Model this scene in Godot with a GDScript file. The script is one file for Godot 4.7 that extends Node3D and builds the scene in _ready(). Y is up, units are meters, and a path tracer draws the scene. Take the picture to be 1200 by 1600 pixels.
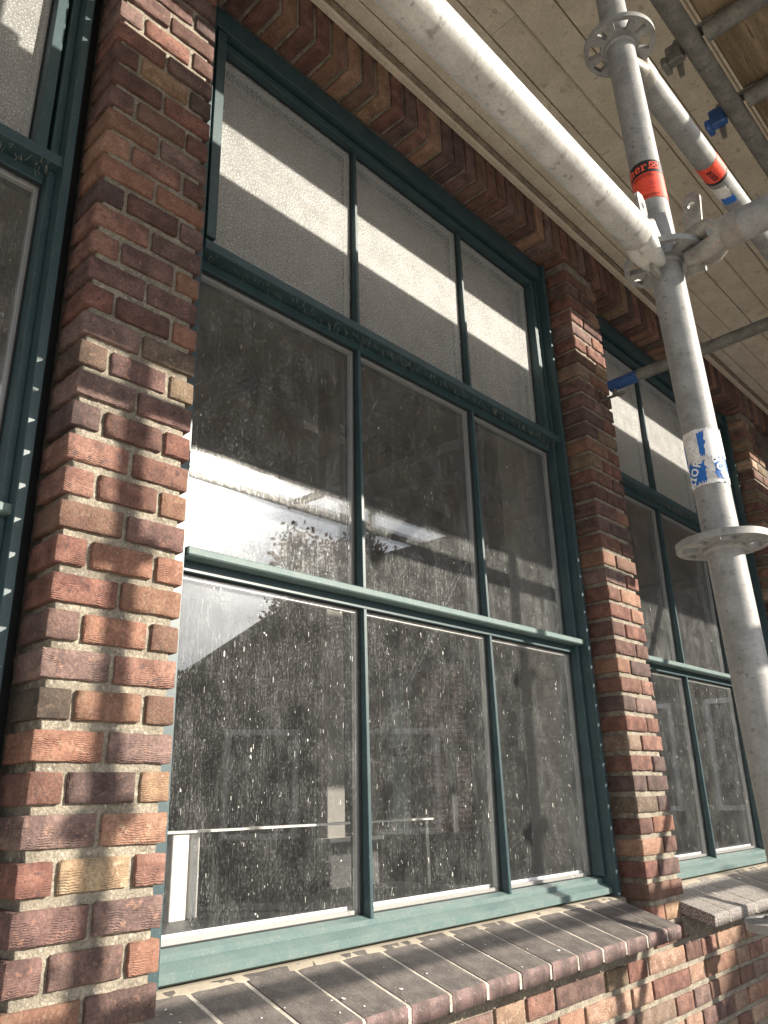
extends Node3D

# Brick facade with steel-framed windows behind a tube scaffold, seen from under the deck.
# x runs along the facade, y up, z out of the facade (brick face at z = 0). Units: metres.

var rng := RandomNumberGenerator.new()
var M := {}
var names := {}
var brick_sets := {}

const COURSE := 0.0625
const BRICK_H := 0.0468
const PIER_W := 0.241
const BAY := 1.917
const OPEN_W := 1.676
const GROUND := -1.35

# ---------------------------------------------------------------- helpers
func numbered(s: String) -> String:
	if not names.has(s):
		names[s] = 0
		return s
	names[s] += 1
	return "%s_%03d" % [s, names[s]]

func tag(o, label: String, category: String, group := "", kind := ""):
	o.set_meta("label", label)
	o.set_meta("category", category)
	if group: o.set_meta("group", group)
	if kind: o.set_meta("kind", kind)
	return o

func thing(called: String, label: String, category: String, at := Vector3.ZERO, group := "") -> Node3D:
	var o := Node3D.new()
	o.name = numbered(called)
	add_child(o)
	o.position = at
	tag(o, label, category, group)
	return o

func obj(called: String, mesh: Mesh, mat: Material, parent: Node = null, at := Vector3.ZERO) -> MeshInstance3D:
	var o := MeshInstance3D.new()
	o.mesh = mesh
	if mat: o.material_override = mat
	o.position = at
	o.cast_shadow = GeometryInstance3D.SHADOW_CASTING_SETTING_ON
	if parent == null:
		o.name = numbered(called)
		add_child(o)
	else:
		o.name = called
		parent.add_child(o, true)
	return o

func struct(called: String, mesh: Mesh, mat: Material, label := "") -> MeshInstance3D:
	var o := obj(called, mesh, mat)
	o.set_meta("kind", "structure")
	if label: o.set_meta("label", label)
	return o

func begin() -> SurfaceTool:
	var st := SurfaceTool.new()
	st.begin(Mesh.PRIMITIVE_TRIANGLES)
	return st

# corners counter-clockwise as seen from outside
func quad(st: SurfaceTool, a: Vector3, b: Vector3, c: Vector3, d: Vector3) -> void:
	st.add_vertex(a); st.add_vertex(c); st.add_vertex(b)
	st.add_vertex(a); st.add_vertex(d); st.add_vertex(c)

func tri(st: SurfaceTool, a: Vector3, b: Vector3, c: Vector3) -> void:
	st.add_vertex(a); st.add_vertex(c); st.add_vertex(b)

func add_box(st: SurfaceTool, lo: Vector3, hi: Vector3, e := 0.0015) -> void:
	st.set_smooth_group(-1)
	e = minf(e, 0.45 * minf(hi.x - lo.x, minf(hi.y - lo.y, hi.z - lo.z)))
	# each corner split into three points: [axis][sx][sy][sz]
	var p := func(ax: int, sx: int, sy: int, sz: int) -> Vector3:
		var v := Vector3(hi.x if sx else lo.x, hi.y if sy else lo.y, hi.z if sz else lo.z)
		var d := Vector3(-e if sx else e, -e if sy else e, -e if sz else e)
		d[ax] = 0.0
		return v + d
	for s in 2:
		if s:
			quad(st, p.call(0, 1, 0, 1), p.call(0, 1, 0, 0), p.call(0, 1, 1, 0), p.call(0, 1, 1, 1))
			quad(st, p.call(1, 0, 1, 1), p.call(1, 1, 1, 1), p.call(1, 1, 1, 0), p.call(1, 0, 1, 0))
			quad(st, p.call(2, 0, 0, 1), p.call(2, 1, 0, 1), p.call(2, 1, 1, 1), p.call(2, 0, 1, 1))
		else:
			quad(st, p.call(0, 0, 0, 0), p.call(0, 0, 0, 1), p.call(0, 0, 1, 1), p.call(0, 0, 1, 0))
			quad(st, p.call(1, 0, 0, 0), p.call(1, 1, 0, 0), p.call(1, 1, 0, 1), p.call(1, 0, 0, 1))
			quad(st, p.call(2, 1, 0, 0), p.call(2, 0, 0, 0), p.call(2, 0, 1, 0), p.call(2, 1, 1, 0))
	if e <= 0.0: return
	var c := (lo + hi) / 2
	# edges and corners, wound by looking outwards
	for a in 2:
		for b in 2:
			_edge(st, c, p.call(0, a, b, 0), p.call(1, a, b, 0), p.call(1, a, b, 1), p.call(0, a, b, 1))
			_edge(st, c, p.call(1, 0, a, b), p.call(2, 0, a, b), p.call(2, 1, a, b), p.call(1, 1, a, b))
			_edge(st, c, p.call(0, a, 0, b), p.call(2, a, 0, b), p.call(2, a, 1, b), p.call(0, a, 1, b))
			for d in 2:
				var u: Vector3 = p.call(0, a, b, d)
				var v: Vector3 = p.call(1, a, b, d)
				var w: Vector3 = p.call(2, a, b, d)
				if (v - u).cross(w - u).dot(u - c) < 0.0: tri(st, u, w, v)
				else: tri(st, u, v, w)

func _edge(st, c: Vector3, a: Vector3, b: Vector3, d: Vector3, e: Vector3) -> void:
	if (b - a).cross(e - a).dot(a - c) < 0.0: quad(st, a, e, d, b)
	else: quad(st, a, b, d, e)

func box(lo: Vector3, hi: Vector3, e := 0.0015) -> Mesh:
	var st := begin()
	add_box(st, lo, hi, e)
	st.generate_normals()
	return st.commit()

# a polygon in the (z, y) plane, counter-clockwise seen from +x, drawn along x
func prism_x(poly: Array, x0: float, x1: float) -> Mesh:
	var st := begin()
	st.set_smooth_group(-1)
	var n := poly.size()
	for i in n:
		var a: Vector2 = poly[i]
		var b: Vector2 = poly[(i + 1) % n]
		quad(st, Vector3(x0, a.y, a.x), Vector3(x1, a.y, a.x), Vector3(x1, b.y, b.x), Vector3(x0, b.y, b.x))
	var ids := Geometry2D.triangulate_polygon(PackedVector2Array(poly))
	for k in range(0, ids.size(), 3):
		var q: Array = [poly[ids[k]], poly[ids[k + 1]], poly[ids[k + 2]]]
		var r := []
		for v in q: r.append(Vector3(x1, v.y, v.x))
		var l := []
		for v in q: l.append(Vector3(x0, v.y, v.x))
		if (r[1] - r[0]).cross(r[2] - r[0]).x < 0.0: r.reverse()
		if (l[1] - l[0]).cross(l[2] - l[0]).x > 0.0: l.reverse()
		tri(st, r[0], r[1], r[2])
		tri(st, l[0], l[1], l[2])
	st.generate_normals()
	return st.commit()

# a round tube between two points; open ends show their wall thickness
func tube(p0: Vector3, p1: Vector3, r: float, segs := 28, hollow := 0.86) -> Mesh:
	var st := begin()
	var ax := (p1 - p0).normalized()
	var u := ax.cross(Vector3.UP if absf(ax.y) < 0.9 else Vector3.RIGHT).normalized()
	var v := ax.cross(u)
	for i in segs:
		var a := TAU * i / segs
		var b := TAU * (i + 1) / segs
		var da := u * cos(a) + v * sin(a)
		var db := u * cos(b) + v * sin(b)
		st.set_smooth_group(1)
		var nseg := 6
		for k in nseg:
			var q0 := p0.lerp(p1, float(k) / nseg)
			var q1 := p0.lerp(p1, float(k + 1) / nseg)
			quad(st, q0 + da * r, q0 + db * r, q1 + db * r, q1 + da * r)
		st.set_smooth_group(-1)
		quad(st, p1 + da * r, p1 + db * r, p1 + db * r * hollow, p1 + da * r * hollow)
		quad(st, p0 + db * r, p0 + da * r, p0 + da * r * hollow, p0 + db * r * hollow)
		st.set_smooth_group(2)
		quad(st, p0 + db * r * hollow, p0 + da * r * hollow, p1 + da * r * hollow, p1 + db * r * hollow)
	st.generate_normals()
	return st.commit()

# rough-edged block: x 0..w, y 0..h, z -d..0 (no back face)
func rough_block(w: float, h: float, d: float, seed_: int, cell: float, rag: float, warp: float) -> Mesh:
	var n := FastNoiseLite.new()
	n.seed = seed_
	n.frequency = 1.0
	var axis := func(l: float) -> Array:
		var a := [0.0, minf(0.0022, l * 0.2)]
		var m := maxi(1, int(round((l - 0.0044) / cell)))
		for i in range(1, m): a.append(0.0022 + (l - 0.0044) * i / m)
		a.append(l - minf(0.0022, l * 0.2))
		a.append(l)
		return a
	var gx: Array = axis.call(w)
	var gy: Array = axis.call(h)
	var gz: Array = axis.call(d)
	var pos := func(i: int, j: int, k: int) -> Vector3:
		var p := Vector3(gx[i], gy[j], -gz[k])
		var o := Vector3.ZERO
		var f := p * 38.0
		o += Vector3(n.get_noise_3dv(f), n.get_noise_3dv(f + Vector3(70, 0, 0)), n.get_noise_3dv(f + Vector3(0, 70, 0))) * warp
		var bx := 1 if i == 0 else (-1 if i == gx.size() - 1 else 0)
		var by := 1 if j == 0 else (-1 if j == gy.size() - 1 else 0)
		var bz := -1 if k == 0 else 0
		var c := absi(bx) + absi(by) + absi(bz)
		if c >= 2:
			var g := 0.0005 + rag * absf(n.get_noise_3dv(p * 210.0 + Vector3(9, 9, 9))) * 1.9
			if c == 3: g *= 1.7
			o += Vector3(bx, by, bz) * g
		return p + o
	var st := begin()
	var nx := gx.size() - 1
	var ny := gy.size() - 1
	var nz := gz.size() - 1
	for i in nx:
		for j in ny:
			st.set_smooth_group(1)
			quad(st, pos.call(i, j, 0), pos.call(i + 1, j, 0), pos.call(i + 1, j + 1, 0), pos.call(i, j + 1, 0))
		for k in nz:
			st.set_smooth_group(2)
			quad(st, pos.call(i, ny, k), pos.call(i + 1, ny, k), pos.call(i + 1, ny, k + 1), pos.call(i, ny, k + 1))
			st.set_smooth_group(3)
			quad(st, pos.call(i, 0, k + 1), pos.call(i + 1, 0, k + 1), pos.call(i + 1, 0, k), pos.call(i, 0, k))
	for j in ny:
		for k in nz:
			st.set_smooth_group(4)
			quad(st, pos.call(0, j, k + 1), pos.call(0, j, k), pos.call(0, j + 1, k), pos.call(0, j + 1, k + 1))
			st.set_smooth_group(5)
			quad(st, pos.call(nx, j, k), pos.call(nx, j, k + 1), pos.call(nx, j + 1, k + 1), pos.call(nx, j + 1, k))
	st.generate_normals()
	return st.commit()

func brick_of(w: float, h: float, d: float) -> Mesh:
	var key := "%.4f %.4f %.4f" % [w, h, d]
	if not brick_sets.has(key):
		var l := []
		for s in 4:
			l.append(rough_block(w, h, d, 31 * s + int(w * 9000.0) + int(h * 5000.0), 0.015, 0.0020, 0.0016))
		brick_sets[key] = l
	return brick_sets[key][rng.randi() % 4]

func lay(parent: Node, x: float, y: float, w: float, h := BRICK_H, d := 0.1, z := 0.0, mat: Material = null, clean := false) -> void:
	var o := obj("brick", brick_of(w, h, d), mat if mat else pick_brick(clean), parent)
	o.position = Vector3(x + rng.randf_range(-0.0012, 0.0012), y + rng.randf_range(-0.0013, 0.0013), z + rng.randf_range(-0.0018, 0.0018))
	o.rotation = Vector3(rng.randf_range(-0.008, 0.008), rng.randf_range(-0.008, 0.008), rng.randf_range(-0.009, 0.009))

func pick_brick(clean := false) -> Material:
	var r := rng.randf()
	var fam := 0
	if r < 0.40: fam = 0
	elif r < 0.64: fam = 1
	elif r < 0.90: fam = 2
	elif r < 0.95: fam = 3
	else: fam = 4
	if clean and fam == 4: fam = 1
	var l: Array = M["brick"][fam]
	return l[rng.randi() % l.size()]

# ---------------------------------------------------------------- materials
func lin(r: float, g: float, b: float) -> Color:
	return Color(r, g, b).linear_to_srgb()

func mat(c: Color, rough := 0.8, metal := 0.0) -> StandardMaterial3D:
	var m := StandardMaterial3D.new()
	m.albedo_color = c
	m.roughness = rough
	m.metallic = metal
	return m

func noise_img(size: int, seed_: int, freq: float, oct := 4, type := FastNoiseLite.TYPE_SIMPLEX_SMOOTH, ridged := false) -> Image:
	var n := FastNoiseLite.new()
	n.noise_type = type
	n.seed = seed_
	n.frequency = freq
	n.fractal_octaves = oct
	if ridged: n.fractal_type = FastNoiseLite.FRACTAL_RIDGED
	var i := n.get_seamless_image(size, size)
	i.convert(Image.FORMAT_L8)
	return i

func bytes(i: Image) -> PackedByteArray:
	return i.get_data()

func tex(i: Image) -> ImageTexture:
	i.generate_mipmaps()
	return ImageTexture.create_from_image(i)

# coloured grain: linear colours a (dark) .. b (light), coarse and fine noise, spots of c
func grain_tex(size: int, seed_: int, a: Color, b: Color, c: Color, spot := 0.78, fine := 0.5) -> ImageTexture:
	var lo := bytes(noise_img(size, seed_, 0.013, 4))
	var hi := bytes(noise_img(size, seed_ + 1, 0.11, 3))
	var sp := bytes(noise_img(size, seed_ + 2, 0.045, 4))
	var img := Image.create(size, size, false, Image.FORMAT_RGB8)
	var out := PackedByteArray()
	out.resize(size * size * 3)
	var r := RandomNumberGenerator.new()
	r.seed = seed_
	for k in size * size:
		var t := lo[k] / 255.0
		var f := 1.0 + fine * (hi[k] / 255.0 - 0.5) * 1.6 + r.randf_range(-0.13, 0.13)
		var s := smoothstep(spot, spot + 0.12, sp[k] / 255.0)
		var col := a.lerp(b, clampf((t - 0.25) * 2.0, 0, 1)) * f
		col = col.lerp(c * f, s)
		if r.randf() < 0.004: col = col * 0.45
		elif r.randf() < 0.005: col = col.lerp(Color(0.55, 0.5, 0.42), 0.6)
		col = Color(clampf(col.r, 0, 1), clampf(col.g, 0, 1), clampf(col.b, 0, 1)).linear_to_srgb()
		out[k * 3] = int(col.r * 255.0)
		out[k * 3 + 1] = int(col.g * 255.0)
		out[k * 3 + 2] = int(col.b * 255.0)
	img.set_data(size, size, false, Image.FORMAT_RGB8, out)
	return tex(img)

func tri_mat(t: Texture2D, scale_: float, rough: float, bump: Texture2D = null, depth := 0.1, tint := Color.WHITE, world := true) -> StandardMaterial3D:
	var m := StandardMaterial3D.new()
	m.albedo_texture = t
	m.albedo_color = tint
	m.roughness = rough
	m.uv1_triplanar = true
	m.uv1_world_triplanar = world
	m.uv1_scale = Vector3.ONE * scale_
	if bump:
		m.heightmap_enabled = true
		m.heightmap_texture = bump
		m.heightmap_scale = depth
	return m

func faded(c: Color) -> Color:
	var g := c.get_luminance()
	return c.lerp(Color(g, g, g), 0.17) * 0.99

func make_materials() -> void:
	# relief of the bricks: combed wire-cut ripples and a sanded skin
	var sz := 512
	var warp := bytes(noise_img(sz, 11, 0.012, 3))
	var fine := bytes(noise_img(sz, 12, 0.14, 3))
	var mid := bytes(noise_img(sz, 13, 0.04, 3))
	var comb := PackedByteArray()
	var sand := PackedByteArray()
	comb.resize(sz * sz)
	sand.resize(sz * sz)
	for y in sz:
		for x in sz:
			var k := y * sz + x
			var w := warp[k] / 255.0
			var ph := y * TAU * 104.0 / sz + (w - 0.5) * 7.0 + (mid[k] / 255.0 - 0.5) * 7.0
			var amp := smoothstep(0.3, 0.6, warp[(k + sz * 170 + 90) % (sz * sz)] / 255.0)
			comb[k] = int(clampf(0.5 + 0.3 * sin(ph) * amp + 0.36 * (fine[k] / 255.0 - 0.5), 0, 1) * 255.0)
			sand[k] = int(clampf(0.5 + 0.5 * (fine[k] / 255.0 - 0.5) + 0.5 * (mid[k] / 255.0 - 0.5), 0, 1) * 255.0)
	var comb_t := tex(Image.create_from_data(sz, sz, false, Image.FORMAT_L8, comb))
	var sand_t := tex(Image.create_from_data(sz, sz, false, Image.FORMAT_L8, sand))
	M["sand_t"] = sand_t
	var fams := [
		[Color(0.165, 0.074, 0.054), Color(0.285, 0.142, 0.102), Color(0.145, 0.082, 0.072)],
		[Color(0.235, 0.115, 0.074), Color(0.350, 0.190, 0.120), Color(0.330, 0.220, 0.140)],
		[Color(0.115, 0.070, 0.063), Color(0.215, 0.132, 0.114), Color(0.260, 0.145, 0.105)],
		[Color(0.250, 0.155, 0.085), Color(0.370, 0.260, 0.145), Color(0.420, 0.330, 0.220)],
		[Color(0.095, 0.070, 0.050), Color(0.165, 0.118, 0.082), Color(0.220, 0.145, 0.095)],
		[Color(0.300, 0.185, 0.120), Color(0.420, 0.290, 0.195), Color(0.50, 0.41, 0.31)],
	]
	var all := []
	for f in fams.size():
		var t := grain_tex(384, 100 + f * 7, faded(fams[f][0]), faded(fams[f][1]), faded(fams[f][2]), 0.66)
		var l := []
		for v in 4:
			var s: float = [1.0, 0.84, 0.92, 0.74][v]
			var m := tri_mat(t, [2.6, 3.1, 2.9, 3.4][v], 0.93, comb_t if v % 2 == 0 else sand_t, 0.28 if v % 2 == 0 else 0.24, Color(s, s * [1.0, 0.98, 0.95, 1.0][v], s * [1.0, 0.97, 0.95, 1.02][v]))
			m.uv1_offset = Vector3(0.31 * v, 0.17 * f, 0.23 * v)
			l.append(m)
		all.append(l)
	M["brick"] = all
	M["mortar"] = tri_mat(grain_tex(384, 200, Color(0.172, 0.152, 0.120), Color(0.270, 0.241, 0.192), Color(0.33, 0.30, 0.245), 0.68), 3.3, 0.95, sand_t, 0.28)
	M["sill_mortar"] = tri_mat(grain_tex(256, 206, Color(0.33, 0.30, 0.255), Color(0.45, 0.42, 0.37), Color(0.5, 0.47, 0.42), 0.68), 4.0, 0.95, sand_t, 0.2)
	M["filler"] = tri_mat(grain_tex(256, 208, Color(0.30, 0.265, 0.21), Color(0.37, 0.33, 0.265), Color(0.33, 0.30, 0.25), 0.8, 0.12), 3.0, 0.9)
	M["sill_top"] = tri_mat(grain_tex(512, 210, Color(0.070, 0.061, 0.058), Color(0.128, 0.113, 0.106), Color(0.165, 0.15, 0.14), 0.7), 3.0, 0.72, sand_t, 0.1)
	M["sill_front"] = tri_mat(grain_tex(256, 216, Color(0.085, 0.058, 0.056), Color(0.18, 0.118, 0.112), Color(0.21, 0.17, 0.17), 0.7), 6.0, 0.8, sand_t, 0.1)
	M["sill_white"] = tri_mat(grain_tex(512, 220, Color(0.095, 0.080, 0.075), Color(0.15, 0.13, 0.12), Color(0.50, 0.48, 0.46), 0.52), 9.0, 0.85, sand_t, 0.14)
	# green-blue frame paint with road dust
	var paint_t := grain_tex(384, 230, Color(0.025, 0.054, 0.063), Color(0.031, 0.064, 0.073), Color(0.05, 0.082, 0.088), 0.84, 0.06)
	M["paint"] = tri_mat(paint_t, 2.2, 0.42)
	M["paint_dusty"] = tri_mat(grain_tex(384, 236, Color(0.080, 0.135, 0.135), Color(0.105, 0.155, 0.150), Color(0.14, 0.175, 0.165), 0.72, 0.10), 2.6, 0.6)
	M["gasket"] = mat(lin(0.012, 0.012, 0.013), 0.6)
	M["spacer"] = mat(lin(0.42, 0.42, 0.41), 0.42, 0.5)
	M["tape"] = tri_mat(grain_tex(256, 238, Color(0.56, 0.56, 0.60), Color(0.70, 0.70, 0.74), Color(0.45, 0.45, 0.48), 0.74, 0.1), 8.0, 0.7)
	M["cobweb"] = mat(lin(0.30, 0.30, 0.27), 0.95)
	# soffit boards, old cream paint
	M["board"] = []
	for v in 3:
		var t := grain_tex(384, 240 + v * 5, Color(0.58, 0.51, 0.41), Color(0.67, 0.60, 0.49), Color(0.47, 0.405, 0.32), 0.74, 0.10)
		M["board"].append(tri_mat(t, 1.1 + 0.2 * v, 0.75, sand_t, 0.03))
	M["putty"] = tri_mat(grain_tex(256, 262, Color(0.22, 0.185, 0.14), Color(0.34, 0.29, 0.225), Color(0.42, 0.37, 0.3), 0.7), 5.0, 0.95, sand_t, 0.12)
	# galvanised steel
	var zinc_t := grain_tex(384, 270, Color(0.20, 0.203, 0.20), Color(0.29, 0.293, 0.29), Color(0.15, 0.147, 0.14), 0.70, 0.16)
	M["zinc"] = tri_mat(zinc_t, 3.2, 0.62, sand_t, 0.02)
	M["zinc"].metallic = 0.15
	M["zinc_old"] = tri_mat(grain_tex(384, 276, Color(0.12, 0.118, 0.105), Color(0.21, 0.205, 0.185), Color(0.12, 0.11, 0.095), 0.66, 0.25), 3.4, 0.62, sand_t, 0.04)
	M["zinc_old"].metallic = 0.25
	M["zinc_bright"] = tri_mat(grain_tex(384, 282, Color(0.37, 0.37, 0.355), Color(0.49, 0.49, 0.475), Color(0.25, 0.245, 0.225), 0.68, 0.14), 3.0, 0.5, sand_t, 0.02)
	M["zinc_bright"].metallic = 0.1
	M["cast"] = tri_mat(grain_tex(256, 288, Color(0.20, 0.19, 0.17), Color(0.33, 0.32, 0.29), Color(0.38, 0.22, 0.19), 0.74, 0.3), 7.0, 0.6, sand_t, 0.06)
	M["cast"].metallic = 0.25
	M["blue_steel"] = tri_mat(grain_tex(256, 294, Color(0.012, 0.055, 0.19), Color(0.022, 0.085, 0.27), Color(0.20, 0.20, 0.19), 0.80, 0.2), 6.0, 0.5)
	M["plank"] = []
	for v in 2:
		M["plank"].append(tri_mat(grain_tex(384, 300 + v * 9, Color(0.14, 0.10, 0.062), Color(0.24, 0.178, 0.115), Color(0.09, 0.063, 0.042), 0.72, 0.3), 2.0, 0.9, sand_t, 0.08))
		M["plank"][v].uv1_scale = Vector3(0.45, 5.0, 5.0)
	M["orange"] = tri_mat(grain_tex(256, 320, Color(0.66, 0.060, 0.030), Color(0.78, 0.085, 0.045), Color(0.50, 0.040, 0.025), 0.70, 0.14), 16.0, 0.5)
	M["black"] = mat(lin(0.012, 0.011, 0.011), 0.5)
	M["paper"] = tri_mat(grain_tex(256, 326, Color(0.48, 0.47, 0.46), Color(0.70, 0.70, 0.69), Color(0.36, 0.34, 0.33), 0.66, 0.16), 14.0, 0.7)
	M["blue_print"] = mat(lin(0.010, 0.115, 0.42), 0.55)
	M["white_print"] = mat(lin(0.72, 0.73, 0.74), 0.6)
	M["orange_print"] = mat(lin(0.72, 0.09, 0.05), 0.5)
	# inside
	M["plaster"] = tri_mat(grain_tex(256, 340, Color(0.37, 0.365, 0.345), Color(0.43, 0.425, 0.40), Color(0.33, 0.325, 0.305), 0.75, 0.06), 0.7, 0.9)
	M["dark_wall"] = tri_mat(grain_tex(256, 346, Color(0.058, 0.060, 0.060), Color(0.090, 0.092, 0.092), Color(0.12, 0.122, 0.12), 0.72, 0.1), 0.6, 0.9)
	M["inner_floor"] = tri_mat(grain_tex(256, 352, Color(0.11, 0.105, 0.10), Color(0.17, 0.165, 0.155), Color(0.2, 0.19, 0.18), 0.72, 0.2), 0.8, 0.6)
	M["white_paint"] = mat(lin(0.74, 0.73, 0.68), 0.6)
	M["post"] = mat(lin(0.22, 0.215, 0.198), 0.7)
	M["dark_frame"] = mat(lin(0.03, 0.033, 0.036), 0.5)
	# outside
	M["paving"] = tri_mat(grain_tex(512, 360, Color(0.30, 0.272, 0.23), Color(0.43, 0.395, 0.345), Color(0.48, 0.45, 0.40), 0.7, 0.3), 0.6, 0.95)
	M["far_brick"] = tri_mat(grain_tex(384, 366, Color(0.075, 0.060, 0.053), Color(0.135, 0.106, 0.092), Color(0.17, 0.14, 0.12), 0.7, 0.4), 0.9, 0.95)
	M["roof_tile"] = tri_mat(grain_tex(384, 372, Color(0.045, 0.042, 0.042), Color(0.085, 0.078, 0.075), Color(0.11, 0.09, 0.08), 0.7, 0.3), 0.9, 0.85)
	M["bark"] = tri_mat(grain_tex(256, 378, Color(0.05, 0.042, 0.034), Color(0.11, 0.09, 0.075), Color(0.14, 0.13, 0.1), 0.7, 0.5), 2.0, 0.95)
	M["leaf"] = mat(lin(0.12, 0.062, 0.042), 0.8)
	M["leaf"].backlight_enabled = true
	M["leaf"].backlight = lin(0.10, 0.05, 0.03)
	# glass: smooth clear panes
	var g := StandardMaterial3D.new()
	g.transparency = BaseMaterial3D.TRANSPARENCY_ALPHA
	g.albedo_color = Color(0.93, 0.96, 0.95, 0.0)
	g.roughness = 0.0
	g.metallic_specular = 0.5
	M["glass"] = g
	M["dust"] = [dust_mat(401, 0), dust_mat(402, 0), dust_mat(403, 1), dust_mat(404, 1), dust_mat(405, 2), dust_mat(406, 2)]

# grime on the panes: fine film, rain streaks and splashes; colour and cover only
func dust_mat(seed_: int, kind: int) -> StandardMaterial3D:
	var w := 512
	var h := 512
	var film := bytes(noise_img(512, seed_, 0.010, 4))
	var fib := bytes(noise_img(512, seed_ + 50, [0.17, 0.21, 0.23][kind], 2))
	var sw := bytes(noise_img(512, seed_ + 90, 0.02, 3))
	var out := PackedByteArray()
	out.resize(w * h * 4)
	var r := RandomNumberGenerator.new()
	r.seed = seed_ * 3
	# rain streaks: strengths per column that wander with height
	var col := PackedFloat32Array()
	col.resize(w)
	for x in w: col[x] = pow(r.randf(), 3.0)
	var ar := PackedFloat32Array()
	ar.resize(w)
	ar.fill(0.5)
	var base: float = [0.27, 0.040, 0.026][kind]
	var streak: float = [0.02, 0.10, 0.05][kind]
	var grain: float = [0.36, 0.21, 0.12][kind]
	var k := 0
	for y in h:
		for x in w:
			var f := film[k] / 255.0
			var run := smoothstep(0.40, 0.66, sw[(y / 4) * 512 + x] / 255.0)
			var st := col[x] * run
			# grains drawn out downwards by the rain
			if kind > 0: ar[x] = ar[x] * 0.78 + r.randf() * 0.22
			var q: float = fib[k] / 255.0 if kind == 0 else ar[x]
			var gr := pow(clampf((q - 0.45) * 2.4, 0.0, 1.0), 1.6) if kind == 0 else pow(clampf((q - 0.5) / 0.20, 0.0, 1.4), 1.8)
			var a := base * ((0.6 + 0.8 * f) if kind else (0.85 + 0.3 * f)) + streak * st * (0.4 + f) + grain * gr * ((0.35 + 1.1 * f) if kind else 0.9)
			a *= r.randf_range(0.6, 1.4)
			var o := k * 4
			out[o] = 214
			out[o + 1] = 217
			out[o + 2] = 216
			out[o + 3] = int(clampf(a, 0.0, 0.9) * 255.0)
			k += 1
	var img := Image.create_from_data(w, h, false, Image.FORMAT_RGBA8, out)
	# splashes and drips
	var dots: int = [15, 60, 150][kind]
	for i in dots:
		var cx := r.randi_range(4, w - 5)
		var cy := r.randi_range(4, h - 16)
		var rad := r.randf_range(0.3, 0.9) if r.randf() < 0.95 else r.randf_range(1.0, 1.5)
		var tail := r.randi_range(0, 3) if r.randf() < 0.75 else r.randi_range(4, 11)
		var alpha := r.randf_range(0.35, 0.85)
		for yy in range(-2, 3 + tail):
			for xx in range(-2, 3):
				var d := Vector2(xx, yy if yy < 0 else maxf(0.0, yy - tail)).length()
				if d <= rad:
					img.set_pixel(cx + xx, clampi(cy + yy, 0, h - 1), Color(0.9, 0.9, 0.87, alpha))
	img.generate_mipmaps()
	var m := StandardMaterial3D.new()
	m.albedo_texture = ImageTexture.create_from_image(img)
	m.transparency = BaseMaterial3D.TRANSPARENCY_ALPHA
	m.roughness = [0.5, 0.25, 0.30][kind]
	m.metallic_specular = 0.7
	return m

# ---------------------------------------------------------------- sky
func make_sky(sun_dir: Vector3) -> PanoramaSkyMaterial:
	var w := 1024
	var h := 512
	var n := FastNoiseLite.new()
	n.seed = 77
	n.frequency = 1.0
	n.fractal_octaves = 5
	var img := Image.create(w, h, false, Image.FORMAT_RGBF)
	for y in h:
		var el := PI * (0.5 - (y + 0.5) / h)
		for x in w:
			var a := ((x + 0.5) / w) * TAU
			var d := Vector3(sin(a) * cos(el), sin(el), -cos(a) * cos(el))
			var c := Color(0.125, 0.185, 0.30).lerp(Color(0.29, 0.335, 0.39), pow(1.0 - clampf(d.y, 0, 1), 2.2))
			if d.y > 0.0:
				var q := Vector3(d.x, d.y * 2.6, d.z) / (d.y + 0.28)
				var cl := n.get_noise_3dv(q * 1.15) * 0.5 + 0.5
				var cover := smoothstep(0.40, 0.62, cl)
				var body := 0.85 + 0.45 * n.get_noise_3dv(q * 2.6 + Vector3(5, 3, 1))
				c = c.lerp(Color(0.44, 0.45, 0.475) * body, cover * 0.9)
				var ang := rad_to_deg(acos(clampf(d.dot(sun_dir), -1, 1)))
				var halo := 26.0 * exp(-ang / 2.0) + 2.3 * exp(-ang / 6.0) + 1.15 * exp(-ang / 30.0)
				halo *= lerpf(0.45, 1.45, clampf(cl * body * 1.25 - 0.1, 0, 1))
				c += Color(1.0, 0.975, 0.93) * halo
			else:
				c = Color(0.33, 0.31, 0.28)
			img.set_pixel(x, y, c)
	var m := PanoramaSkyMaterial.new()
	m.panorama = ImageTexture.create_from_image(img)
	return m

# ---------------------------------------------------------------- main
func _ready() -> void:
	rng.seed = 4242
	# camera
	var cam := Camera3D.new()
	cam.name = "camera"
	add_child(cam)
	cam.position = Vector3(-0.7706, 0.2509, 1.2268)
	cam.rotation_degrees = Vector3(20.432, -47.213, -1.881)
	cam.fov = 66.257
	cam.near = 0.02
	cam.far = 600.0
	cam.current = true
	# sky, sun, exposure
	var sun_dir := Vector3(0.506, 0.387, 0.771).normalized()
	var env := Environment.new()
	env.background_mode = Environment.BG_SKY
	var sky := Sky.new()
	sky.sky_material = make_sky(sun_dir)
	env.sky = sky
	env.background_energy_multiplier = 1.0
	env.tonemap_mode = Environment.TONE_MAPPER_LINEAR
	env.tonemap_exposure = 2.1
	env.sdfgi_enabled = true
	env.ssao_enabled = true
	env.ssil_enabled = true
	var we := WorldEnvironment.new()
	we.name = "world_environment"
	we.environment = env
	add_child(we)
	var sun := DirectionalLight3D.new()
	sun.name = "sun"
	add_child(sun)
	sun.look_at_from_position(sun_dir * 50.0, Vector3.ZERO)
	sun.light_energy = 1.6
	sun.light_color = Color(1.0, 0.955, 0.885)
	sun.light_angular_distance = 0.5
	sun.shadow_enabled = true

	make_materials()
	build_ground()
	build_facade()
	build_windows()
	build_eaves()
	build_room()
	build_scaffold()
	build_beyond()

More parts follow.
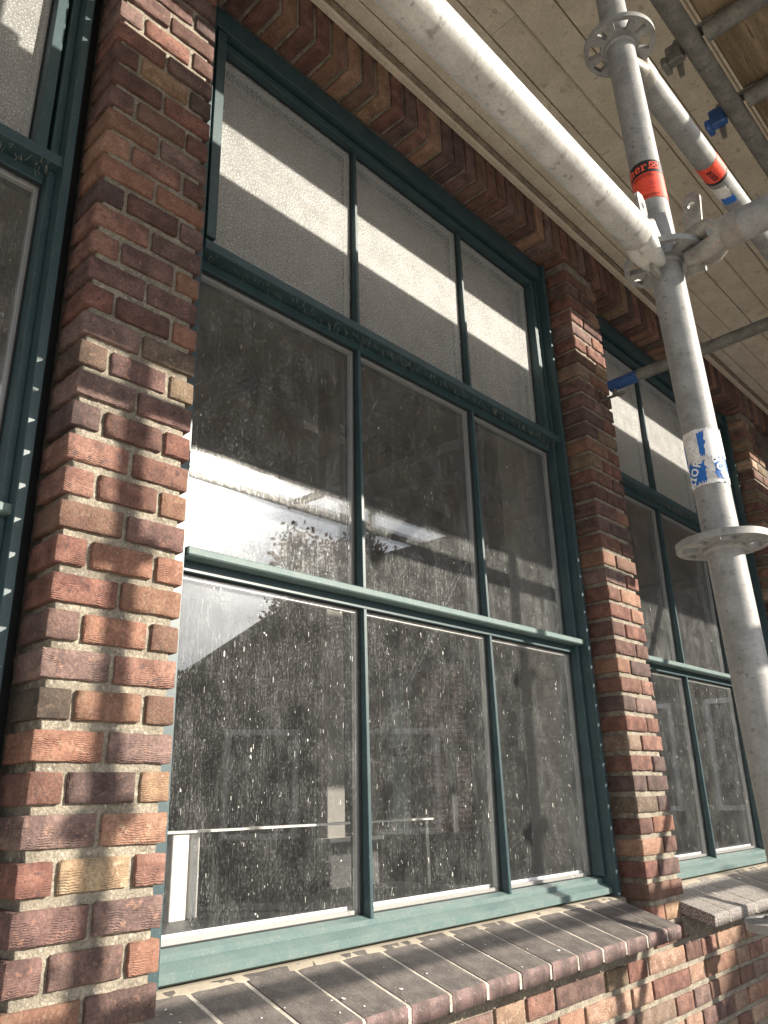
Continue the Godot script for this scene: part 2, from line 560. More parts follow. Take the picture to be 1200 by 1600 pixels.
func build_ground() -> void:
	var p := PlaneMesh.new()
	p.size = Vector2(300, 300)
	struct("ground", p, M["paving"]).position = Vector3(0, GROUND, 40)

# ---------------------------------------------------------------- facade
func build_facade() -> void:
	var labels := [
		"sunlit brick pier nearest the camera, crossed by a tube shadow",
		"narrow brick pier between two windows with the scaffold tie hooked to it",
		"far brick pier behind the scaffold standard",
	]
	for i in 3:
		var x0 := -PIER_W + BAY * i
		var t := thing("brick_pier", labels[i], "pier", Vector3(x0, 0, 0), "brick piers between the windows")
		obj("mortar", rough_block(PIER_W - 0.026, 2.55, 0.2, 900 + i, 0.011, 0.0012, 0.0026), M["mortar"], t, Vector3(0.013, -0.24, -0.0075))
		for k in range(-2, 37):
			var y := k * COURSE - BRICK_H
			if i == 0:
				if k % 2 != 0:
					lay(t, 0.0, y, 0.0535)
					lay(t, 0.0632, y, 0.1146)
					lay(t, 0.1875, y, 0.0535)
				else:
					lay(t, 0.0, y, 0.1158)
					lay(t, 0.1252, y, 0.1158)
			elif (k + i) % 2 == 0:
				lay(t, 0.0, y, 0.0865, BRICK_H, 0.1, 0.0, M["brick"][5][rng.randi() % 4] if rng.randf() < 0.2 else null)
				lay(t, 0.0965, y, 0.1445)
			else:
				lay(t, 0.0, y, 0.1445)
				lay(t, 0.1545, y, 0.0865)
	# wall below the sills
	var wl := thing("brick_wall", "low brick wall in warm mixed bricks below the window sills", "wall")
	obj("mortar", rough_block(4.4, 1.18, 0.2, 930, 0.016, 0.001, 0.003), M["mortar"], wl, Vector3(-0.4, -1.3, -0.007))
	for k in range(-12, -2):
		var x := -0.39 + 0.066 * ((k * 5 + 80) % 7)
		var y := k * COURSE - BRICK_H
		var run := rng.randi() % 2
		while x < 3.9:
			var w := 0.238 if run < 1 else 0.113
			run += 1
			if w < 0.2: run = 0 if rng.randf() < 0.75 else 1
			lay(wl, x, y, w, BRICK_H, 0.1, 0.0, M["brick"][5][rng.randi() % 4] if rng.randf() < 0.42 else null)
			x += w + 0.0125
	# core of the wall under the windows, and above the heads
	struct("wall_core", box(Vector3(-8, -1.35, -0.40), Vector3(5.25, -0.062, -0.21), 0.0), M["plaster"])
	struct("wall_above", box(Vector3(-8, 2.302, -0.40), Vector3(5.25, 2.86, -0.105), 0.0), M["plaster"])
	# soldier course over the openings
	var sc := thing("brick_lintel", "course of upright bricks over the windows, tucked under the eaves", "lintel")
	obj("mortar", box(Vector3(-2.3, 2.305, -0.1), Vector3(5.0, 2.52, 0.004), 0.001), M["mortar"], sc)
	var xs := -0.62
	while xs < 4.9:
		lay(sc, xs, 2.296, 0.0495, 0.21, 0.104, 0.012, null, rng.randf() < 0.7)
		xs += 0.0632
	# sills of flat bricks
	sill(-0.0034, 1.632, "worn dark brick sill under the tall window, flecked with paint", false)
	sill(1.876, 3.53, "brick sill under the next window, its end bricks whitened by salts", true)

func sill_profile(inset: float) -> Array:
	# (z, y) counter-clockwise seen from +x
	return [Vector2(-0.098, -0.068 + inset), Vector2(-0.098, -0.0345 - inset), Vector2(0.1015 - inset, -0.0968 - inset), Vector2(0.1055 - inset, -0.1005 - inset), Vector2(0.1045 - inset, -0.1315 + inset)]

func sill(x0: float, x1: float, label: String, salty: bool) -> void:
	var t := thing("window_sill", label, "window sill", Vector3.ZERO, "brick window sills")
	var bed: Array = sill_profile(0.0022)
	obj("mortar", prism_x(_rev(bed), x0 + 0.004, x1 - 0.004), M["sill_mortar"], t)
	obj("bedding", box(Vector3(x0, -0.16, -0.2), Vector3(x1, -0.107, 0.006), 0.001), M["mortar"], t)
	# strip of filler between sill and window frame
	obj("filler_strip", prism_x(_rev([Vector2(-0.2, -0.06), Vector2(-0.2, -0.030), Vector2(-0.102, -0.0335), Vector2(-0.080, -0.040), Vector2(-0.080, -0.06)]), x0 - 0.03, x1 + 0.05), M["filler"], t)
	var x := x0
	var i := 0
	while x < x1 - 0.03:
		var w := minf(0.1095, x1 - x)
		var o := obj("sill_brick", sill_brick(w, 60 + i % 5 + (9 if salty else 0), salty and i < 5), null, t)
		o.position = Vector3(x, rng.randf_range(-0.0008, 0.0008), rng.randf_range(-0.0015, 0.0015))
		x += 0.1195
		i += 1
	# dried paint drops on the sloping top
	var pf := begin()
	pf.set_smooth_group(-1)
	for d in 34:
		var cx := rng.randf_range(x0 + 0.05, x1 - 0.05)
		var cz := rng.randf_range(-0.06, 0.092)
		var ra := rng.randf_range(0.0012, 0.003) if rng.randf() < 0.78 else rng.randf_range(0.004, 0.009)
		var rb := ra * rng.randf_range(0.35, 0.8)
		var tw := rng.randf_range(0, PI)
		var on := func(x: float, z: float, up: float) -> Vector3: return Vector3(x, -0.0345 - 0.3123 * (z + 0.098) + up, z)
		for q in 9:
			var e := []
			for w in 2:
				var ang := TAU * (q + w) / 9.0
				var v := Vector2(cos(ang) * ra, sin(ang) * rb).rotated(tw) * (1.0 + 0.25 * sin(ang * 3.0 + d))
				e.append(on.call(cx + v.x, cz + v.y, 0.0016))
			tri(pf, on.call(cx, cz, 0.0026), e[1], e[0])
	pf.generate_normals()
	obj("paint_flecks", pf.commit(), M["white_print"], t).set_meta("kind", "stuff")

func _rev(a: Array) -> Array:
	var b := a.duplicate()
	b.reverse()
	return b

func sill_brick(w: float, seed_: int, salty: bool) -> Mesh:
	var key := "sill %.3f %d %s" % [w, seed_, salty]
	if brick_sets.has(key): return brick_sets[key]
	var n := FastNoiseLite.new()
	n.seed = seed_
	n.frequency = 1.0
	var prof := sill_profile(0.0)
	var m := ArrayMesh.new()
	for part in 2:
		var st := begin()
		var nx := 8
		var pt := func(i: int, q: Vector2) -> Vector3:
			var x := w * i / nx
			var e := 0.0018 if i == 0 else (-0.0018 if i == nx else 0.0)
			var p := Vector3(x, q.y, q.x)
			var dy := n.get_noise_3dv(p * 30.0) * 0.0013 - (0.0012 if absf(e) > 0.0 else 0.0)
			var dz := n.get_noise_3dv(p * 60.0 + Vector3(40, 0, 0)) * 0.0016 - (0.0012 if absf(e) > 0.0 else 0.0)
			return p + Vector3(0, dy, dz)
		st.set_smooth_group(part)
		for i in nx:
			if part == 0:
				for k in 8:
					var a: Vector2 = (prof[1] as Vector2).lerp(prof[2], k / 8.0)
					var b: Vector2 = (prof[1] as Vector2).lerp(prof[2], (k + 1) / 8.0)
					quad(st, pt.call(i, b), pt.call(i + 1, b), pt.call(i + 1, a), pt.call(i, a))
			else:
				for k in [2, 3, 4]:
					var a: Vector2 = prof[k]
					var b: Vector2 = prof[(k + 1) % 5]
					if k == 4: b = prof[0]
					quad(st, pt.call(i, b), pt.call(i + 1, b), pt.call(i + 1, a), pt.call(i, a))
		if part == 1:
			st.set_smooth_group(-1)
			for side in 2:
				var i := nx if side else 0
				for k in range(1, 4):
					if side: tri(st, pt.call(i, prof[0]), pt.call(i, prof[k + 1]), pt.call(i, prof[k]))
					else: tri(st, pt.call(i, prof[0]), pt.call(i, prof[k]), pt.call(i, prof[k + 1]))
		st.generate_normals()
		st.set_material(M["sill_white"] if salty else (M["sill_top"] if part == 0 else M["sill_front"]))
		st.commit(m)
	brick_sets[key] = m
	return m

# ---------------------------------------------------------------- windows
func bar(parent: Node, called: String, lo: Vector3, hi: Vector3, mt: Material, e := 0.0014) -> MeshInstance3D:
	return obj(called, box(lo, hi, e), mt, parent)

func pane_mesh(x0: float, x1: float, y0: float, y1: float, z: float, th := 0.004) -> Mesh:
	return box(Vector3(x0, y0, z - th), Vector3(x1, y1, z), 0.0)

func dust_mesh(x0: float, x1: float, y0: float, y1: float, z: float, off: Vector2) -> Mesh:
	var st := begin()
	var uv := func(x: float, y: float): return Vector2(x - x0, y1 - y) / 0.56 + off
	var c := [Vector3(x0, y0, z), Vector3(x1, y0, z), Vector3(x1, y1, z), Vector3(x0, y1, z)]
	for i in [0, 2, 1, 0, 3, 2]:
		var v: Vector3 = c[i]
		st.set_normal(Vector3(0, 0, 1))
		st.set_uv(uv.call(v.x, v.y))
		st.add_vertex(v)
	return st.commit()

func make_window(label: String, x_off: float) -> Node3D:
	var t := thing("window", label, "window", Vector3(x_off, 0, 0), "tall green-framed windows of nine panes")
	var P: Material = M["paint"]
	var Z0 := -0.093
	var Z1 := -0.127
	var ZG := -0.148
	# fixed outer frame
	bar(t, "frame_jamb", Vector3(-0.02, -0.03, -0.2), Vector3(0.061, 2.29, Z0), P)
	bar(t, "frame_jamb", Vector3(1.632, -0.03, -0.2), Vector3(1.650, 2.29, -0.078), P)
	bar(t, "sealing_strip", Vector3(1.650, -0.03, -0.2), Vector3(1.70, 2.29, -0.14), M["gasket"])
	bar(t, "frame_head", Vector3(0.061, 2.223, -0.2), Vector3(1.632, 2.29, Z0 - 0.0005), P)
	obj("bottom_rail", prism_x(_rev([Vector2(-0.2, -0.03), Vector2(-0.2, 0.0225), Vector2(-0.146, 0.0225), Vector2(Z1 - 0.002, 0.0165), Vector2(Z1, 0.0155), Vector2(Z1, 0.004), Vector2(-0.0995, -0.0085), Vector2(-0.0975, -0.0105), Vector2(-0.0975, -0.0245), Vector2(-0.104, -0.0255), Vector2(-0.112, -0.03)]), 0.061, 1.632), M["paint_dusty"], t)
	# upper opening sash, set off by a shadow gap
	bar(t, "sash_stile", Vector3(0.0685, 1.535, -0.19), Vector3(0.0965, 2.214, Z0 - 0.002), P)
	bar(t, "sash_stile", Vector3(1.583, 1.535, -0.19), Vector3(1.607, 2.214, -0.113), P)
	bar(t, "bead", Vector3(1.615, 1.519, -0.19), Vector3(1.632, 2.222, -0.112), P)
	bar(t, "sash_rail", Vector3(0.0965, 2.190, -0.19), Vector3(1.583, 2.214, -0.115), P)
	bar(t, "drip_rail", Vector3(0.062, 1.492, -0.19), Vector3(1.637, 1.5185, -0.0885), P, 0.002)
	bar(t, "sash_rail", Vector3(0.0965, 1.5185, -0.19), Vector3(1.583, 1.535, -0.117), P)
	# lower fixed lights
	bar(t, "bead", Vector3(0.061, 1.466, -0.19), Vector3(1.616, 1.4917, Z1 - 0.003), P)
	bar(t, "bead", Vector3(0.061, 0.0225, -0.19), Vector3(0.0665, 1.466, Z1 + 0.02), P)
	bar(t, "bead", Vector3(1.6165, 0.0225, -0.19), Vector3(1.632, 1.4905, -0.112), P)
	bar(t, "transom", Vector3(0.0665, 0.7372, -0.146), Vector3(1.640, 0.7555, Z0 + 0.0015), M["paint_dusty"], 0.003)
	bar(t, "bead", Vector3(0.0665, 0.7135, -0.19), Vector3(1.6165, 0.7370, Z1 - 0.002), P)
	bar(t, "bead", Vector3(0.0665, 0.7557, -0.19), Vector3(1.6165, 0.7620, Z1 - 0.008), P)
	# glazing bars
	for row in [[0.0160, 0.7130], [0.7560, 1.4655], [1.5190, 2.1895]]:
		for x in [0.6045, 1.1350]:
			bar(t, "glazing_bar", Vector3(x, row[0], -0.186), Vector3(x + 0.0112, row[1], Z1 + 0.001), P, 0.0012)
	# double panes with spacer bars and grime outside
	var cols := [[0.0670, 0.6043], [0.6160, 1.1348], [1.1465, 1.6160]]
	var rows := [[0.0226, 0.7133], [0.7622, 1.4658], [1.5352, 2.1898]]
	for j in 3:
		for i in 3:
			var x0: float = cols[i][0]
			var x1: float = cols[i][1]
			if j == 2 and i == 0: x0 = 0.0967
			if j == 2 and i == 2: x1 = 1.5828
			var y0: float = rows[j][0]
			var y1: float = rows[j][1]
			var yc := (y0 + y1) / 2
			y0 -= yc
			y1 -= yc
			var p := obj("pane", pane_mesh(x0, x1, y0, y1, 0.0), M["glass"], t, Vector3(0, yc, ZG))
			p.rotation.x = deg_to_rad(0.9) + rng.randf_range(-0.0014, 0.0014) * (0.0 if i == 0 and j == 1 else 1.0)
			obj("inner_pane", pane_mesh(x0, x1, y0, y1, -0.018), M["glass"], p).rotation.x = rng.randf_range(-0.0012, 0.0012)
			var s := begin()
			var a := 0.0105
			for e in [[x0, y0, x1, y0 + a], [x0, y1 - a, x1, y1], [x0, y0 + a, x0 + a, y1 - a], [x1 - a, y0 + a, x1, y1 - a]]:
				add_box(s, Vector3(e[0], e[1], -0.0175), Vector3(e[2], e[3], -0.0045), 0.0008)
			s.generate_normals()
			obj("spacer", s.commit(), M["spacer"], p)
			var g := begin()
			for e in [[x0, y0, x1, y0 + 0.003], [x0, y1 - 0.003, x1, y1], [x0, y0 + 0.003, x0 + 0.003, y1 - 0.003], [x1 - 0.003, y0 + 0.003, x1, y1 - 0.003]]:
				add_box(g, Vector3(e[0], e[1], 0.0002), Vector3(e[2], e[3], 0.0045), 0.0005)
			g.generate_normals()
			obj("gasket", g.commit(), M["gasket"], p)
			# white glazing tape along the foot of the inner pane
			var th: float = [0.0075, 0.004, 0.034][j]
			obj("glazing_tape", box(Vector3(x0 + 0.012, y0 + 0.0108, -0.0172), Vector3(x1 - [0.03, 0.02, 0.035][j], y0 + 0.0108 + th, -0.0160), 0.0), M["tape"], p)
			var dm: Material = M["dust"][(2 - j) * 2 + (i % 2)]
			obj("dust_film", dust_mesh(x0 + 0.002, x1 - 0.002, y0 + 0.002, y1 - 0.002, 0.0006, Vector2(0.37 * i + 0.11 * j, 0.21 * i)), dm, p)
	# cobwebs hanging under the drip rail
	var cw := begin()
	cw.set_smooth_group(-1)
	for i in 330:
		var x := rng.randf_range(0.09, 1.65)
		if rng.randf() > 0.35 + 0.65 * smoothstep(0.1, 0.9, x): continue
		var z := rng.randf_range(-0.124, -0.090)
		var top := Vector3(x, 1.4920, z)
		var segs := rng.randi_range(1, 3)
		for s in segs:
			var nxt := top + Vector3(rng.randf_range(-0.005, 0.005), -rng.randf_range(0.002, 0.008), rng.randf_range(-0.006, 0.004))
			nxt.z = clampf(nxt.z, -0.1285, -0.088)
			var d := (nxt - top).normalized()
			var u := d.cross(Vector3(0.3, 0.2, 1)).normalized() * 0.00035
			var v := d.cross(u).normalized() * 0.00035
			var ring := [u, v, -u, -v]
			for q in 4: quad(cw, top + ring[q], top + ring[(q + 1) % 4], nxt + ring[(q + 1) % 4], nxt + ring[q])
			top = nxt
	cw.generate_normals()
	var c := obj("cobweb", cw.commit(), M["cobweb"], t)
	c.set_meta("kind", "stuff")
	return t

func build_windows() -> void:
	var w := make_window("tall green-framed window of nine dusty panes between the two brick piers, mirroring the sun", 0.0)
	var l := ["green-framed window cut off by the photo edge, nearest the camera", "green-framed window beyond the narrow pier, behind the scaffold standard"]
	for i in 2:
		var d := w.duplicate()
		d.name = numbered("window")
		add_child(d)
		d.position.x = [-BAY, BAY][i]
		d.set_meta("label", l[i])

# ---------------------------------------------------------------- eaves
func build_eaves() -> void:
	var t := thing("eaves_soffit", "cream painted board soffit under the projecting eaves", "soffit")
	var B: Array = M["board"]
	var x0 := -4.0
	var x1 := 9.0
	# moulding against the wall
	obj("moulding", prism_x(_rev([Vector2(0.014, 2.436), Vector2(0.014, 2.50), Vector2(0.036, 2.50), Vector2(0.036, 2.444), Vector2(0.030, 2.438)]), x0, x1), B[0], t)
	obj("putty_joint", box(Vector3(x0, 2.4462, 0.036), Vector3(x1, 2.5, 0.0525), 0.0), M["putty"], t)
	var edges := [0.0525, 0.105, 0.207, 0.3095, 0.408, 0.514, 0.628, 0.735, 0.79]
	for i in edges.size() - 1:
		var a: float = edges[i] + 0.0016
		var b: float = edges[i + 1] - 0.0016
		var cut := -0.6 + 1.37 * ((i * 3) % 4)
		var yb: float = 2.4495 + [0.0, 0.0015, -0.001, 0.003, 0.0, 0.002, -0.001, 0.0][i]
		for part in [[x0, cut - 0.0008], [cut + 0.0008, cut + 4.2], [cut + 4.2016, x1]]:
			obj("board", prism_x(_rev([Vector2(a, yb + 0.004), Vector2(a, yb + 0.02), Vector2(b, yb + 0.02), Vector2(b, yb + 0.0045), Vector2(b - 0.005, yb), Vector2(a + 0.003, yb)]), part[0], part[1]), B[(i + int(absf(part[0]))) % 3], t)
	obj("backing", box(Vector3(x0, 2.4735, 0.014), Vector3(x1, 2.49, 0.79), 0.0), M["putty"], t)
	obj("fascia", box(Vector3(x0, 2.448, 0.7905), Vector3(x1, 2.63, 0.812), 0.003), B[1], t)
	struct("roof", prism_x(_rev([Vector2(-7.4, 5.0), Vector2(-7.4, 5.1), Vector2(0.86, 2.735), Vector2(0.86, 2.635), Vector2(0.79, 2.632)]), x0 - 4, x1), M["roof_tile"])

# ---------------------------------------------------------------- room behind the glass
func build_room() -> void:
	var xl := -7.0
	var xr := 5.0
	var zb := -7.0
	struct("floor", box(Vector3(xl, -1.345, zb), Vector3(xr, -1.25, -0.40), 0.0), M["inner_floor"])
	struct("ceiling", box(Vector3(xl, 2.75, zb), Vector3(xr, 2.84, -0.401), 0.0), M["plaster"])
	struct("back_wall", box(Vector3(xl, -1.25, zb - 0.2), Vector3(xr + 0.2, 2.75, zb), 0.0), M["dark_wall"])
	struct("left_wall", box(Vector3(xl - 0.2, -1.25, zb), Vector3(xl, 2.75, -0.4), 0.0), M["plaster"])
	# blank facade further along, out of view
	struct("facade_wall", box(Vector3(xl, -0.062, -0.40), Vector3(-2.16, 2.302, -0.02), 0.0), M["far_brick"])
	struct("end_wall", box(Vector3(3.86, -0.062, -0.40), Vector3(5.25, 2.302, -0.02), 0.0), M["far_brick"])
	# right wall with its window opening
	var zo := [-4.75, -3.17]
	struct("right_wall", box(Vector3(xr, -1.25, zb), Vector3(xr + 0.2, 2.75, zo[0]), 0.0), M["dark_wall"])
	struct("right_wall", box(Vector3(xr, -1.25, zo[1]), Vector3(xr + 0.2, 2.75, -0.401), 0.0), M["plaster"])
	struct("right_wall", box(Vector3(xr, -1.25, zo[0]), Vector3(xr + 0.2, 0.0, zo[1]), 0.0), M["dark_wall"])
	struct("right_wall", box(Vector3(xr, 2.27, zo[0]), Vector3(xr + 0.2, 2.75, zo[1]), 0.0), M["plaster"])
	var iw := thing("interior_window", "dark-framed window in the far side wall seen through the lower panes", "window", Vector3(xr, 0, 0))
	var D: Material = M["dark_frame"]
	for z in [zo[0], -4.28, -3.92, -3.5, zo[1] - 0.06]:
		bar(iw, "mullion", Vector3(0.04, 0.0, z), Vector3(0.12, 2.27, z + 0.06), D)
	bar(iw, "bar", Vector3(0.035, 0.68, zo[0]), Vector3(0.125, 0.76, zo[1]), D)
	bar(iw, "bar", Vector3(0.035, 1.44, zo[0]), Vector3(0.125, 1.86, zo[1]), D)
	bar(iw, "sill_board", Vector3(-0.2, -0.05, zo[0] - 0.05), Vector3(0.13, 0.0, zo[1] + 0.04), D)
	tag(obj("paper_sheet", box(Vector3(4.82, 0.001, -4.3), Vector3(5.02, 0.004, -4.0), 0.0), M["white_paint"]), "white sheet of paper lying on the inner window ledge", "paper")
	# plastered inner piers behind the brick ones
	var pl := ["pale plastered pier just inside the nearest brick pier", "pale plastered pier inside, seen at the edge of the tall window", "pale plastered pier inside the farthest bay"]
	for i in 3:
		var x0 := -PIER_W + BAY * i
		tag(obj("inner_pier", box(Vector3(x0 + 0.022, -0.062, -0.415), Vector3(x0 + PIER_W - 0.022, 2.31, -0.203), 0.002), M["plaster"]), pl[i], "pier", "plastered piers inside")
	for i in 3:
		var xw := BAY * (i - 1)
		struct("inner_sill", box(Vector3(xw - 0.02, -0.0615, -0.45), Vector3(xw + 1.70, -0.034, -0.2005), 0.002), M["white_paint"])
	# white posts and a low partition in the sun
	var c := thing("post", "pale square column inside, its foot in the sun", "post", Vector3(1.745, -1.25, -1.56))
	obj("shaft", box(Vector3(0, 0, 0), Vector3(0.108, 4.0, 0.06), 0.002), M["post"], c)
	obj("base", box(Vector3(-0.012, 0, -0.012), Vector3(0.12, 0.09, 0.072), 0.003), M["white_paint"], c)
	var cab := thing("low_cabinet", "dark low cabinet inside, under the sunlit white shelf legs", "cabinet", Vector3(0.3, -1.25, -1.12))
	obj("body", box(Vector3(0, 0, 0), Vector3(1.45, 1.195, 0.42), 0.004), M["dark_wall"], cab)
	obj("top", box(Vector3(-0.01, 1.195, -0.005), Vector3(1.46, 1.213, 0.43), 0.003), M["dark_frame"], cab)
	var sh := thing("shelf", "thin white shelf inside on two sunlit white legs", "shelf", Vector3(0.0, -0.037, -0.9))
	obj("board", box(Vector3(0.5, 0.227, -0.04), Vector3(1.72, 0.234, 0.03), 0.001), M["white_paint"], sh)
	obj("leg", box(Vector3(0.575, 0, -0.02), Vector3(0.629, 0.2265, 0.02), 0.002), M["white_paint"], sh)
	obj("leg", box(Vector3(0.651, 0, -0.035), Vector3(0.680, 0.2265, 0.0), 0.002), M["white_paint"], sh)
	obj("leg", box(Vector3(1.68, 0, -0.02), Vector3(1.70, 0.2265, 0.02), 0.002), M["dark_frame"], sh)
	var par := thing("low_partition", "dark low partition inside with a white ledge", "partition", Vector3(1.70, -1.25, -1.50))
	obj("panel", box(Vector3(0, 0, 0), Vector3(0.30, 1.355, 0.06), 0.002), M["dark_wall"], par)
	obj("ledge", box(Vector3(-0.015, 1.355, -0.015), Vector3(0.315, 1.37, 0.085), 0.002), M["white_paint"], par)
	# ceiling battens
	var bl := ["slim white ceiling batten light nearest the glass", "second slim batten light set just behind the first", "batten light farther back on the ceiling", "last batten light near the back wall"]
	var bz := [-2.33, -2.46, -4.2, -5.6]
	for i in 4:
		var bt := thing("batten_light", bl[i], "ceiling light", Vector3(2.42 + 0.4 * (i / 2), 2.745, bz[i]), "ceiling batten lights")
		obj("housing", box(Vector3(0, -0.03, -0.012), Vector3(0.5 + 0.4 * (i / 2), 0.004, 0.012), 0.002), M["white_paint"], bt)
		obj("lamp_tube", tube(Vector3(0.02, -0.04, 0), Vector3(0.48 + 0.4 * (i / 2), -0.04, 0), 0.010, 10), M["white_paint"], bt)
	# wing of the building outside the side window
	var wg := thing("brick_wing", "sunlit brick wing outside, glimpsed through the far inner window", "wall")
	obj("core", box(Vector3(5.3, GROUND, -6.2), Vector3(13.0, 4.2, -5.61), 0.0), M["far_brick"], wg)
	for k in range(-2, 40):
		var x := 7.15 + (0.12 if k % 2 else 0.0)
		while x < 8.1:
			var o := obj("brick", brick_of(0.238, BRICK_H, 0.1), pick_brick(), wg)
			o.position = Vector3(x, k * COURSE, -5.53)
			x += 0.25
	bar(wg, "window_frame", Vector3(6.5, -0.2, -5.605), Vector3(6.85, 2.4, -5.58), M["paint_dusty"])

# ---------------------------------------------------------------- scaffold
const TR := 0.0228

func rosette() -> Mesh:
	var rs := [0.0232, 0.0315, 0.0505, 0.0580]
	var seg := 80
	var hy := 0.0045
	var solid := func(ring: int, s: int) -> bool:
		if ring != 1: return true
		var a := fposmod(float(s) / seg * 8.0, 1.0)
		var big := int(floor(float(s) / seg * 8.0)) % 2 == 0
		return a < (0.16 if big else 0.30) or a > (0.84 if big else 0.70)
	var st := begin()
	var pt := func(r: float, s: int, y: float) -> Vector3:
		var a := TAU * s / seg + 0.12
		return Vector3(cos(a) * r, y, -sin(a) * r)
	for ring in 3:
		for s in seg:
			if not solid.call(ring, s): continue
			var a: float = rs[ring]
			var b: float = rs[ring + 1]
			st.set_smooth_group(-1)
			quad(st, pt.call(a, s, hy), pt.call(b, s, hy), pt.call(b, s + 1, hy), pt.call(a, s + 1, hy))
			quad(st, pt.call(a, s + 1, -hy), pt.call(b, s + 1, -hy), pt.call(b, s, -hy), pt.call(a, s, -hy))
			if ring == 2:
				st.set_smooth_group(1)
				quad(st, pt.call(b, s, -hy), pt.call(b, s + 1, -hy), pt.call(b, s + 1, hy), pt.call(b, s, hy))
				st.set_smooth_group(-1)
			if ring == 1:
				if not solid.call(1, (s + 1) % seg):
					quad(st, pt.call(a, s + 1, -hy), pt.call(a, s + 1, hy), pt.call(b, s + 1, hy), pt.call(b, s + 1, -hy))
				if not solid.call(1, (s + seg - 1) % seg):
					quad(st, pt.call(a, s, hy), pt.call(a, s, -hy), pt.call(b, s, -hy), pt.call(b, s, hy))
			if ring == 0 and not solid.call(1, s):
				quad(st, pt.call(b, s, -hy), pt.call(b, s + 1, -hy), pt.call(b, s + 1, hy), pt.call(b, s, hy))
			if ring == 2 and not solid.call(1, s):
				quad(st, pt.call(a, s + 1, -hy), pt.call(a, s, -hy), pt.call(a, s, hy), pt.call(a, s + 1, hy))
	# weld collar
	for s in seg:
		quad(st, pt.call(0.0258, s, -0.009), pt.call(0.0258, s + 1, -0.009), pt.call(0.0258, s + 1, 0.009), pt.call(0.0258, s, 0.009))
		quad(st, pt.call(0.0258, s, 0.009), pt.call(0.0258, s + 1, 0.009), pt.call(0.0229, s + 1, 0.012), pt.call(0.0229, s, 0.012))
		quad(st, pt.call(0.0229, s, -0.012), pt.call(0.0229, s + 1, -0.012), pt.call(0.0258, s + 1, -0.009), pt.call(0.0258, s, -0.009))
	st.generate_normals()
	return st.commit()

# cast jaw at the end of a horizontal tube: local +x points at the standard, the slot takes the rosette
func wedge_head() -> Mesh:
	var st := begin()
	var sec := func(x: float, hw: float, y0: float, y1: float, rnd: float) -> Array:
		var l := []
		var n := 20
		for i in n:
			var a := TAU * i / n
			var c := cos(a)
			var s := sin(a)
			var q := pow(pow(absf(c), rnd) + pow(absf(s), rnd), -1.0 / rnd)
			l.append(Vector3(x, (y0 + y1) / 2 + s * q * (y1 - y0) / 2, c * q * hw))
		return l
	for jaw in 2:
		var secs := []
		if jaw == 0: secs = [sec.call(-0.03, 0.0236, -0.0236, 0.0236, 2.0), sec.call(0.0, 0.0236, -0.0236, 0.0236, 2.0), sec.call(0.010, 0.0225, 0.002, 0.0290, 3.0), sec.call(0.034, 0.0165, 0.0055, 0.0290, 5.0), sec.call(0.049, 0.0140, 0.0060, 0.0240, 5.0)]
		else: secs = [sec.call(-0.004, 0.0228, -0.0230, 0.0200, 2.2), sec.call(0.010, 0.0225, -0.0300, -0.002, 3.0), sec.call(0.034, 0.0165, -0.0330, -0.0055, 5.0), sec.call(0.049, 0.0140, -0.0290, -0.0060, 5.0)]
		st.set_smooth_group(1 + jaw)
		for k in secs.size() - 1:
			for i in 20:
				var a: Array = secs[k]
				var b: Array = secs[k + 1]
				quad(st, a[i], b[i], b[(i + 1) % 20], a[(i + 1) % 20])
		st.set_smooth_group(-1)
		var e: Array = secs[-1]
		for i in range(1, 19): tri(st, e[0], e[i + 1], e[i])
	st.generate_normals()
	return st.commit()

func wedge_plate(parent: Node, xf: Transform3D) -> void:
	var b := CSGBox3D.new()
	b.name = "wedge"
	b.size = Vector3(0.026, 0.135, 0.0055)
	var h := CSGCylinder3D.new()
	h.radius = 0.0055
	h.height = 0.05
	h.sides = 14
	h.operation = CSGShape3D.OPERATION_SUBTRACTION
	h.rotation.x = PI / 2
	h.position = Vector3(0.0, 0.046, 0)
	h.name = "hole"
	b.add_child(h)
	for s in [-1, 1]:
		var c := CSGBox3D.new()
		c.name = "bevel"
		c.size = Vector3(0.03, 0.03, 0.05)
		c.operation = CSGShape3D.OPERATION_SUBTRACTION
		c.rotation.z = s * 0.62
		c.position = Vector3(s * 0.0185, 0.0770, 0)
		b.add_child(c)
	b.material = M["cast"]
	b.transform = xf
	parent.add_child(b, true)

# end of a horizontal member: head + wedge at p, pointing along dir
func add_head(parent: Node, p: Vector3, dir: Vector3, m: Material) -> void:
	var bs := Basis(dir, Vector3.UP, dir.cross(Vector3.UP))
	var o := obj("wedge_head", M["head_mesh"], m, parent)
	o.transform = Transform3D(bs, p - dir * 0.074)
	wedge_plate(parent, Transform3D(bs * Basis(Vector3(0, 0, 1), 0.10), p - dir * 0.041 + Vector3(0, 0.024, 0)))

